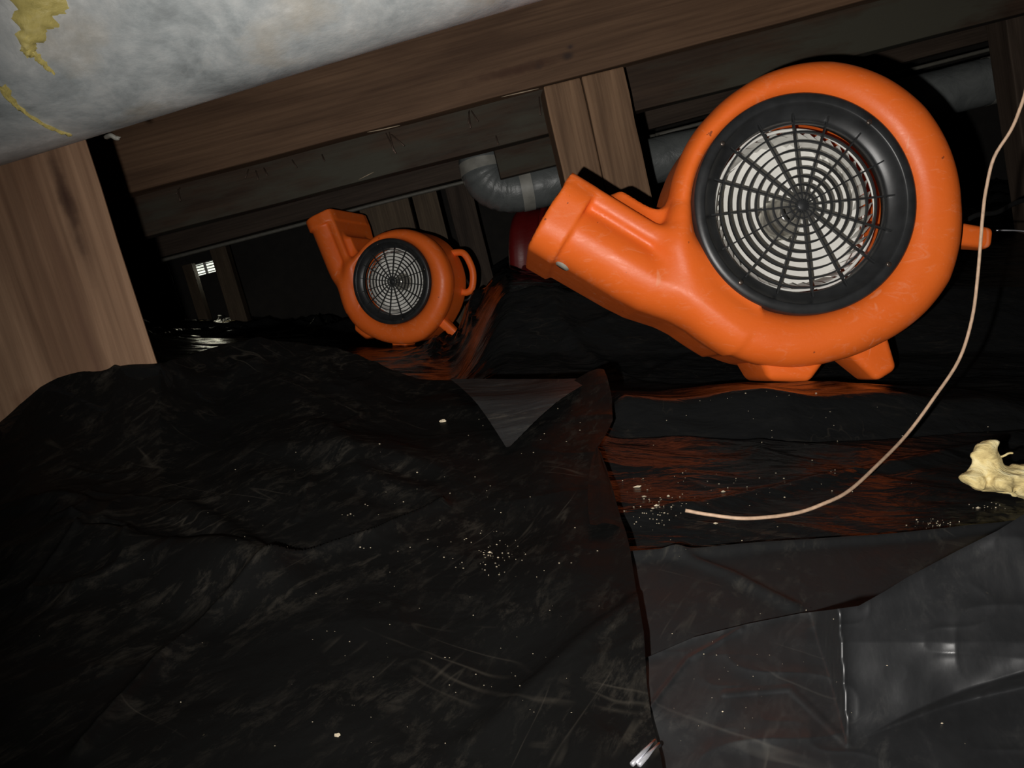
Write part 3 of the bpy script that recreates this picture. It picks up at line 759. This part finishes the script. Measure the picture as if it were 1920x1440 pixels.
def make_blower(name, mw, label, group, mat, long=False):
    root = empty(name, mw, label=label, cat='blower', group=group)
    hs = np_obj('housing', HV2 if long else HV, HF2 if long else HF, mat, root)
    # inlet grille: frame (lathe), spokes, rings
    prof = [(.1530, -.024), (.1530, -.006), (.1505, -.0030), (.1405, -.0025), (.1385, -.0035), (.1372, -.007), (.131, -.015), (.1235, -.020), (.1210, -.021), (.1200, -.023), (.1200, -.040), (.1225, -.040), (.140, -.028), (.1530, -.024)]
    V_, F_ = lathe(prof, 112); gr = mesh_obj('grille', V_, F_, M['black'], root)
    r0 = True
    for k in range(16):
        a = math.radians(8.8+22.5*k+.0); L_ = .122
        if k == 0:
            bm = bmesh.new(); bmesh.ops.create_cube(bm, size=1); bmesh.ops.scale(bm, vec=(L_, .0020, .0062), verts=bm.verts)
            bmesh.ops.translate(bm, vec=(.006+L_/2, 0, -.0165), verts=bm.verts)
            so = bm_obj('grille_spoke', bm, M['black'], gr)
        else:
            so2 = so.copy(); C.objects.link(so2); so2.parent = gr; so2.rotation_euler = (0, 0, a); continue
        so.rotation_euler = (0, 0, a)
    for i, rp in enumerate((24, 40, 56, 72, 89, 106, 123, 140, 157)):
        r = rp*K; w2 = .0011
        V_, F_ = lathe([(r-w2, -.0145), (r+w2, -.0145), (r+w2, -.0195), (r-w2, -.0195)], 72, True)
        o = mesh_obj('grille_ring', V_, F_, M['black'], gr, smooth=False)
    V_, F_ = lathe([(0, -.0125), (.006, -.013), (.009, -.0145), (.0095, -.020), (0, -.020)], 24); mesh_obj('grille_hub', V_, F_, M['black'], gr)
    for a in (147, 54.6, -34, -127):
        r = 193*K; x, y = r*math.cos(math.radians(a)), r*math.sin(math.radians(a))
        V_, F_ = lathe([(0, .0062), (.0022, .0062), (.0034, .0056), (.0038, .004)], 16)
        o = mesh_obj('screw', V_, F_, M['screw'], gr); o.location = (x, y, -.0072)
    # impeller
    V_, F_ = lathe([(0, -.108), (.03, -.108), (.050, -.104), (.113, -.092), (.115, -.092), (.115, -.096), (.05, -.112), (0, -.114)], 64)
    im = mesh_obj('impeller', V_, F_, M['white'], root)
    V_, F_ = lathe([(.1125, -.045), (.1165, -.045), (.1165, -.048), (.1125, -.048)], 64, True); mesh_obj('shroud_ring', V_, F_, M['white'], im)
    bl = None
    for k in range(44):
        a = 2*math.pi*k/44
        if bl is None:
            V_ = []; F_ = []
            for j in range(5):
                t_ = j/4; ang = .16*math.sin(t_*1.6); r = .104+.011*t_
                for zz in (-.094, -.046): V_.append((r*math.cos(ang), r*math.sin(ang), zz))
            for j in range(4): F_.append((2*j, 2*j+2, 2*j+3, 2*j+1))
            o = mesh_obj('impeller_blade', V_, F_, M['white'], im); bl = o
        else:
            o = bl.copy(); C.objects.link(o); o.parent = im; o.rotation_euler = (0, 0, a)
    V_, F_ = lathe([(0, -.070), (.010, -.070), (.0125, -.073), (.0125, -.088), (.026, -.094), (.032, -.104), (.032, -.109)], 40)
    mesh_obj('motor_hub', V_, F_, M['steel'], root)
    V_, F_ = lathe([(0, -.1495), (.1474, -.1495)], 48); mesh_obj('rear_plate', V_, F_, M['white'], root)
    # feet: three tapered blocks on the barrel
    def foot(ang, rin, rout, hw0, hw1, z0, z1, skew=0, bevel=.010):
        a = math.radians(ang); e = Vector((math.cos(a), math.sin(a), 0)); f_ = Vector((-e.y, e.x, 0)); bm = bmesh.new(); vs = []
        for (r, hw, zi) in ((rin, hw0, 0), (rout, hw1, .012)):
            for s1, s2 in ((-1, 0), (1, 0), (1, 1), (-1, 1)):
                c_ = e*r+f_*(s1*hw+(skew if r == rout else 0)); vs.append(bm.verts.new((c_.x, c_.y, (z0-zi) if s2 == 0 else (z1+zi))))
        for f4 in ((3, 2, 1, 0), (4, 5, 6, 7), (0, 1, 5, 4), (1, 2, 6, 5), (2, 3, 7, 6), (3, 0, 4, 7)): bm.faces.new([vs[i] for i in f4])
        bmesh.ops.recalc_face_normals(bm, faces=bm.faces)
        bmesh.ops.bevel(bm, geom=bm.edges[:], offset=bevel, segments=4, affect='EDGES', profile=.5)
        bm_obj('foot', bm, mat, root, smooth=True)
    foot(-90, .195, 336*K, .058, .029, -.022, -.16)
    foot(-55.5, .195, 384*K, .040, .018, -.070, -.16, skew=.004)
    foot(-4, .20, 416*K, .018, .0155, -.060, -.115, bevel=.009)
    # carrying handle at the rear of the barrel
    hd = []
    for ang, rad_ in ((76, 270), (74, 300), (70, 335), (62, 350), (52, 358), (41, 352), (36, 330), (35, 285)):
        a = math.radians(ang-8); hd.append(Vector((rad_*K*math.cos(a), rad_*K*math.sin(a), -.150)))
    V_, F_ = tube(spline(hd, 6), .0125, 14); mesh_obj('handle', V_, F_, mat, root)
    return root
f1 = make_blower('air_blower', Matrix.Translation(P(1513, 380, 1.05)) @ (CR @ Matrix.Rotation(math.radians(0), 3, 'Y') @ Matrix.Rotation(math.radians(-2.5), 3, 'Z')).to_4x4(),
    'large bright orange snail-shaped air blower standing nearest, nozzle pointing up left', 'snail-shaped air blowers', M['orange'])
# grey stopper under the nozzle of the near blower
V_, F_ = lathe([(0, .010), (.009, .010), (.012, .007), (.012, -.012), (0, -.012)], 24)
o = mesh_obj('rubber_stopper', V_, F_, M['stopper'], f1); o['label'] = 'grey rubber stopper'
ax_d = Vector((-nn2[0], -nn2[1], 0)); pos = Vector(((1064-1508)*K, (382-500)*K, -.055)) + Vector((0, 0, 0))
o.matrix_local = Matrix.Translation(pos) @ ax_d.to_track_quat('Z', 'Y').to_matrix().to_4x4()
R2 = CR @ Matrix.Rotation(math.radians(7), 3, 'X') @ Matrix.Rotation(math.radians(-19), 3, 'Y') @ Matrix.Rotation(math.radians(-37), 3, 'Z')
f2 = make_blower('air_blower', Matrix.Translation(P(731, 528, 2.74)) @ R2.to_4x4(),
    'smaller-looking orange air blower farther back, nozzle pointing up, grab handle at right', 'snail-shaped air blowers', M['orange'], True)
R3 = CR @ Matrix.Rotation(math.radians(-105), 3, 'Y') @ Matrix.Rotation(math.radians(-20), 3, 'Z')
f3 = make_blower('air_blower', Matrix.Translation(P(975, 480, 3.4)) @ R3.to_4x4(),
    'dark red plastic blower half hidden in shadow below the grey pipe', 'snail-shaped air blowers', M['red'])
bpy.context.view_layer.update()
# cord looped on the rear blower's handle
i2 = f2.matrix_world.inverted()
cp = [P(872, 532, 2.98), P(862, 518, 2.97), P(853, 516, 2.97), P(853, 540, 2.96), P(860, 560, 2.94), P(876, 562, 2.92), P(884, 550, 2.92), P(880, 534, 2.94), P(870, 522, 2.95), P(862, 530, 2.93), P(868, 556, 2.9), P(850, 585, 2.85)]
V_, F_ = tube([i2 @ p for p in spline(cp, 7)], .0055, 8); o = mesh_obj('power_cord', V_, F_, M['rubber'], f2); o['label'] = 'black power cord looped through the handle'
# cord leaving the near blower behind its right side
cp = [P(1760, 470, 1.30), P(1800, 425, 1.30), P(1830, 404, 1.32), P(1870, 398, 1.36), P(1905, 380, 1.4), P(1950, 368, 1.45)]
i1 = f1.matrix_world.inverted()
V_, F_ = tube([i1 @ p for p in spline(cp, 8)], .0042, 8); o = mesh_obj('power_cord', V_, F_, M['rubber'], f1); o['label'] = 'black power cord'
V_, F_ = tube(spline([P(1868, 432, 1.17), P(1890, 432, 1.17), P(1915, 433, 1.18), P(1980, 440, 1.2)], 5), .0012, 6)
o = mesh_obj('thin_wire', V_, F_, M['silver']); props(o, 'thin pale wire reaching the stub foot of the large blower at right edge', 'wire')

# ------------------------------------------------------------------ loose things
g = lambda px, py, up=0: (lambda uz: P(px, py, uz[1]-up))(hit(px, py, HB))
wp = [g(1285, 957, .006), g(1330, 965, .007), g(1400, 972, .010), g(1488, 963, .014), P(1545, 944, .62), P(1592, 920, .635), P(1645, 872, .665), P(1700, 815, .70), P(1752, 745, .71), P(1798, 675, .72), P(1822, 600, .72),
      P(1833, 520, .72), P(1843, 400, .71), P(1850, 350, .71), P(1864, 295, .70), P(1895, 245, .69), P(1912, 205, .68), P(1925, 160, .67), P(1935, 60, .66), P(1940, -80, .65), P(1945, -420, .63)]
V_, F_ = tube(spline(wp, 5), .0015, 10)
o = mesh_obj('hanging_wire', V_, F_, M['twine']); props(o, 'stiff tan wire curving down from the upper right onto the plastic', 'wire')
# insulation tuft
def tuft(x, y, z):
    n1 = fbm(x*40+5, y*40, 3, 7, z*40)*.007+fbm(x*110, y*110, 2, 9, z*110)*.003
    def ell(cx, cy, cz, a, b_, c_): return (np.sqrt(((x-cx)/a)**2+((y-cy)/b_)**2+((z-cz)/c_)**2)-1)*min(a, b_, c_)
    d = ell(-.002, .003, 0, .021, .0085, .014)
    d = smin(d, ell(-.026, -.002, .002, .016, .0055, .010), .006)
    d = smin(d, ell(-.017, .013, -.002, .0085, .012, .005), .005)
    d = smin(d, ell(.026, .006, 0, .024, .015, .018), .006)
    d = smin(d, ell(.045, .0, 0, .018, .013, .016), .006)
    return d+n1
TV, TF = surface_nets(tuft, (-.06, -.03, -.04), (.08, .04, .04), .0018, 1)
uz = hit(1886, 945, HB); TM = Matrix.Translation(W(uz[0], float(HB(*uz))-.015, uz[1])) @ (CR @ Matrix.Rotation(math.radians(-14), 3, 'Z') @ Matrix.Scale(1.05, 3)).to_4x4()
tf = empty('insulation_tuft', TM, label='torn tuft of yellow glass wool lying on black plastic at right edge', cat='insulation')
np_obj('wool_body', TV, TF, M['wool'], tf)
V_, F_ = tube(spline([Vector((-.016, .021, 0)), Vector((-.009, .022, 0)), Vector((-.004, .026, .0)), Vector((-.001, .027, 0))], 5), .0009, 6)
mesh_obj('wool_strand', V_, F_, M['wool'], tf)
# silver strips at the bottom edge
for k, (dx, lab) in enumerate(((0, 'upper of two bright silver wires at the bottom edge by the sheet seam'), (13, 'lower of two bright silver wires at the bottom edge by the sheet seam'))):
    a, b_ = hit(1228+dx*.6, 1406+dx*.5, HA), hit(1185+dx, 1452, HA)
    V_, F_ = tube([W(q[0], float(HA(*q))-.003, q[1]) for q in (a, ((a[0]+b_[0])/2, (a[1]+b_[1])/2), b_)], .0011, 8)
    o = mesh_obj('silver_wire', V_, F_, M['silver']); props(o, lab, 'wire')
# single crumbs and chips
def crumb(name, px, py, sx, sy, lab, H):
    uz = hit(px, py, H); bm = bmesh.new(); bmesh.ops.create_icosphere(bm, subdivisions=2, radius=1)
    for v in bm.verts: v.co *= 1+random.uniform(-.25, .25)
    bmesh.ops.scale(bm, vec=(sx, sy, sy*.6), verts=bm.verts)
    o = bm_obj(name, bm, M['crumb'], None, Matrix.Translation(W(uz[0], float(H(*uz))-sy*.5, uz[1])) @ (CR @ Matrix.Rotation(math.radians(12), 3, 'Z')).to_4x4()); props(o, lab, 'debris')
crumb('pale_crumb', 830, 792, .0035, .0018, 'pale crumb on the plastic left of the folded corner', HA)
crumb('wood_chip', 1195, 914, .0034, .0010, 'pale sliver-shaped chip beside the seam below the blower', HB)
crumb('pale_crumb', 632, 1385, .0014, .0010, 'pinkish crumb on the plastic at the bottom, left of centre', HA)
# uncountable specks
rng = np.random.default_rng(4)
def specks(name, spec, H, lab, size):
    V = []; F = []
    for (cx, cy, sx, sy, n_) in spec:
        for i in range(n_):
            x, y = rng.normal(cx, sx), rng.normal(cy, sy)
            if y < 730 or y > 1435: continue
            if H is ZC:
                if y < np.interp(x, l2[:, 0], l2[:, 1])+4 or x < 1225: continue
                q = (0, float(ZC(x, y))-.001); c_ = P(x, y, q[1])
            else: q = hit(x, y, H); c_ = W(q[0], float(H(*q))-.0004, q[1])
            r = size*rng.uniform(.2, .8)*(2.4 if rng.random() < .05 else 1)*q[1]
            a = RT*r*rng.uniform(.7, 1.8); b_ = UP*r*rng.uniform(.5, 1); c2 = FW*r*.7; k0 = len(V)
            for p in (a, c2, -a, -c2, b_, -b_): V.append(c_+p)
            for f4 in ((0, 1, 4), (1, 2, 4), (2, 3, 4), (3, 0, 4), (1, 0, 5), (2, 1, 5), (3, 2, 5), (0, 3, 5)): F.append(tuple(k0+i_ for i_ in f4))
    o = mesh_obj(name, V, F, M['crumb'], smooth=False); props(o, lab, 'debris', kind='stuff')
specks('dust_specks', [(925, 1040, 28, 14, 34), (900, 1060, 50, 12, 22), (950, 1000, 200, 150, 60), (850, 1250, 260, 110, 60), (980, 780, 50, 30, 14), (700, 1000, 200, 80, 26)], HA,
       'pale specks of dust scattered over the left plastic sheet', .0011)
specks('dust_specks', [(1225, 955, 30, 18, 70), (1300, 905, 90, 14, 20), (1450, 920, 160, 50, 36), (1500, 770, 160, 30, 26), (1755, 985, 22, 5, 34), (1870, 950, 30, 4, 16)], HB,
       'pale crumbs clustered beside the seam and below the wool tuft', .0012)
specks('dust_specks', [(1400, 1110, 120, 30, 16), (1330, 1290, 80, 60, 26), (1600, 1300, 150, 80, 8)], ZC,
       'pale specks scattered over the right foreground sheet', .0009)

# ------------------------------------------------------------------ shell and vent
def slab(name, c, d, mat, kind='structure'):
    o = bm_obj(name, box_bm(*d, .004), mat, None, Matrix.Translation(c)); o['kind'] = kind; return o
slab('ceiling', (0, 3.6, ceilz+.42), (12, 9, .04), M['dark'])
Yv = vent_pos.y
vz = vent_pos.z
W_, H_ = .25, .10
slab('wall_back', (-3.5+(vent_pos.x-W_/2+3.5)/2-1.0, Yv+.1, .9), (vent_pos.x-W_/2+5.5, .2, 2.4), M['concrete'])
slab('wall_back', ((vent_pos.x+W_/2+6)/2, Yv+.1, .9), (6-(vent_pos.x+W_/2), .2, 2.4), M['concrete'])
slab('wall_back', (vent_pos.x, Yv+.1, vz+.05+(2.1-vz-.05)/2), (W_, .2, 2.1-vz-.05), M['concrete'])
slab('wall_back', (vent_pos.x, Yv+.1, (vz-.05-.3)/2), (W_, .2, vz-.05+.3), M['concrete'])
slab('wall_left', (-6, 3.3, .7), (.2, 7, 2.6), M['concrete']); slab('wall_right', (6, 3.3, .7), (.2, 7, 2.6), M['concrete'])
vt = empty('foundation_vent', Matrix.Translation((vent_pos.x, Yv+.03, vz)), label='small louvred vent letting in daylight in the far back wall', cat='vent')
bm_obj('daylight_opening', box_bm(W_*.98, .004, H_*.98, 0), M['day'], vt, Matrix.Translation((0, .06, 0)))
for k in range(4): bm_obj('louvre', box_bm(W_*.98, .012, .004, 0), M['vent'], vt, Matrix.Translation((0, 0, -.036+.024*k)) @ Matrix.Rotation(.5, 4, 'X'))
bm_obj('mullion', box_bm(.02, .014, H_*.98, 0), M['vent'], vt, Matrix.Translation((.01, -.01, 0)))
# lit rubble of glass wool under the vent
def lump(px, py, z, s, lab):
    bm = bmesh.new(); bmesh.ops.create_icosphere(bm, subdivisions=3, radius=1)
    for v in bm.verts:
        v.co *= 1+.30*math.sin(v.co.x*5+px)*math.cos(v.co.y*6+v.co.z*4)
    bmesh.ops.scale(bm, vec=(s, s*.7, s*.65), verts=bm.verts)
    o = bm_obj('wool_scrap', bm, M['wool'], None, Matrix.Translation(P(px, py, z)), smooth=True); props(o, lab, 'insulation', 'sunlit wool scraps below the vent')
for (px, py, s, lab) in ((382, 612, .055, 'topmost sunlit wool scrap of the heap below the vent'), (372, 622, .06, 'leftmost sunlit wool scrap of the heap below the vent'),
                         (392, 625, .055, 'right-hand sunlit wool scrap of the heap below the vent'), (428, 611, .05, 'lone sunlit wool scrap right of the heap below the vent')):
    lump(px, py, 5.0, s, lab)
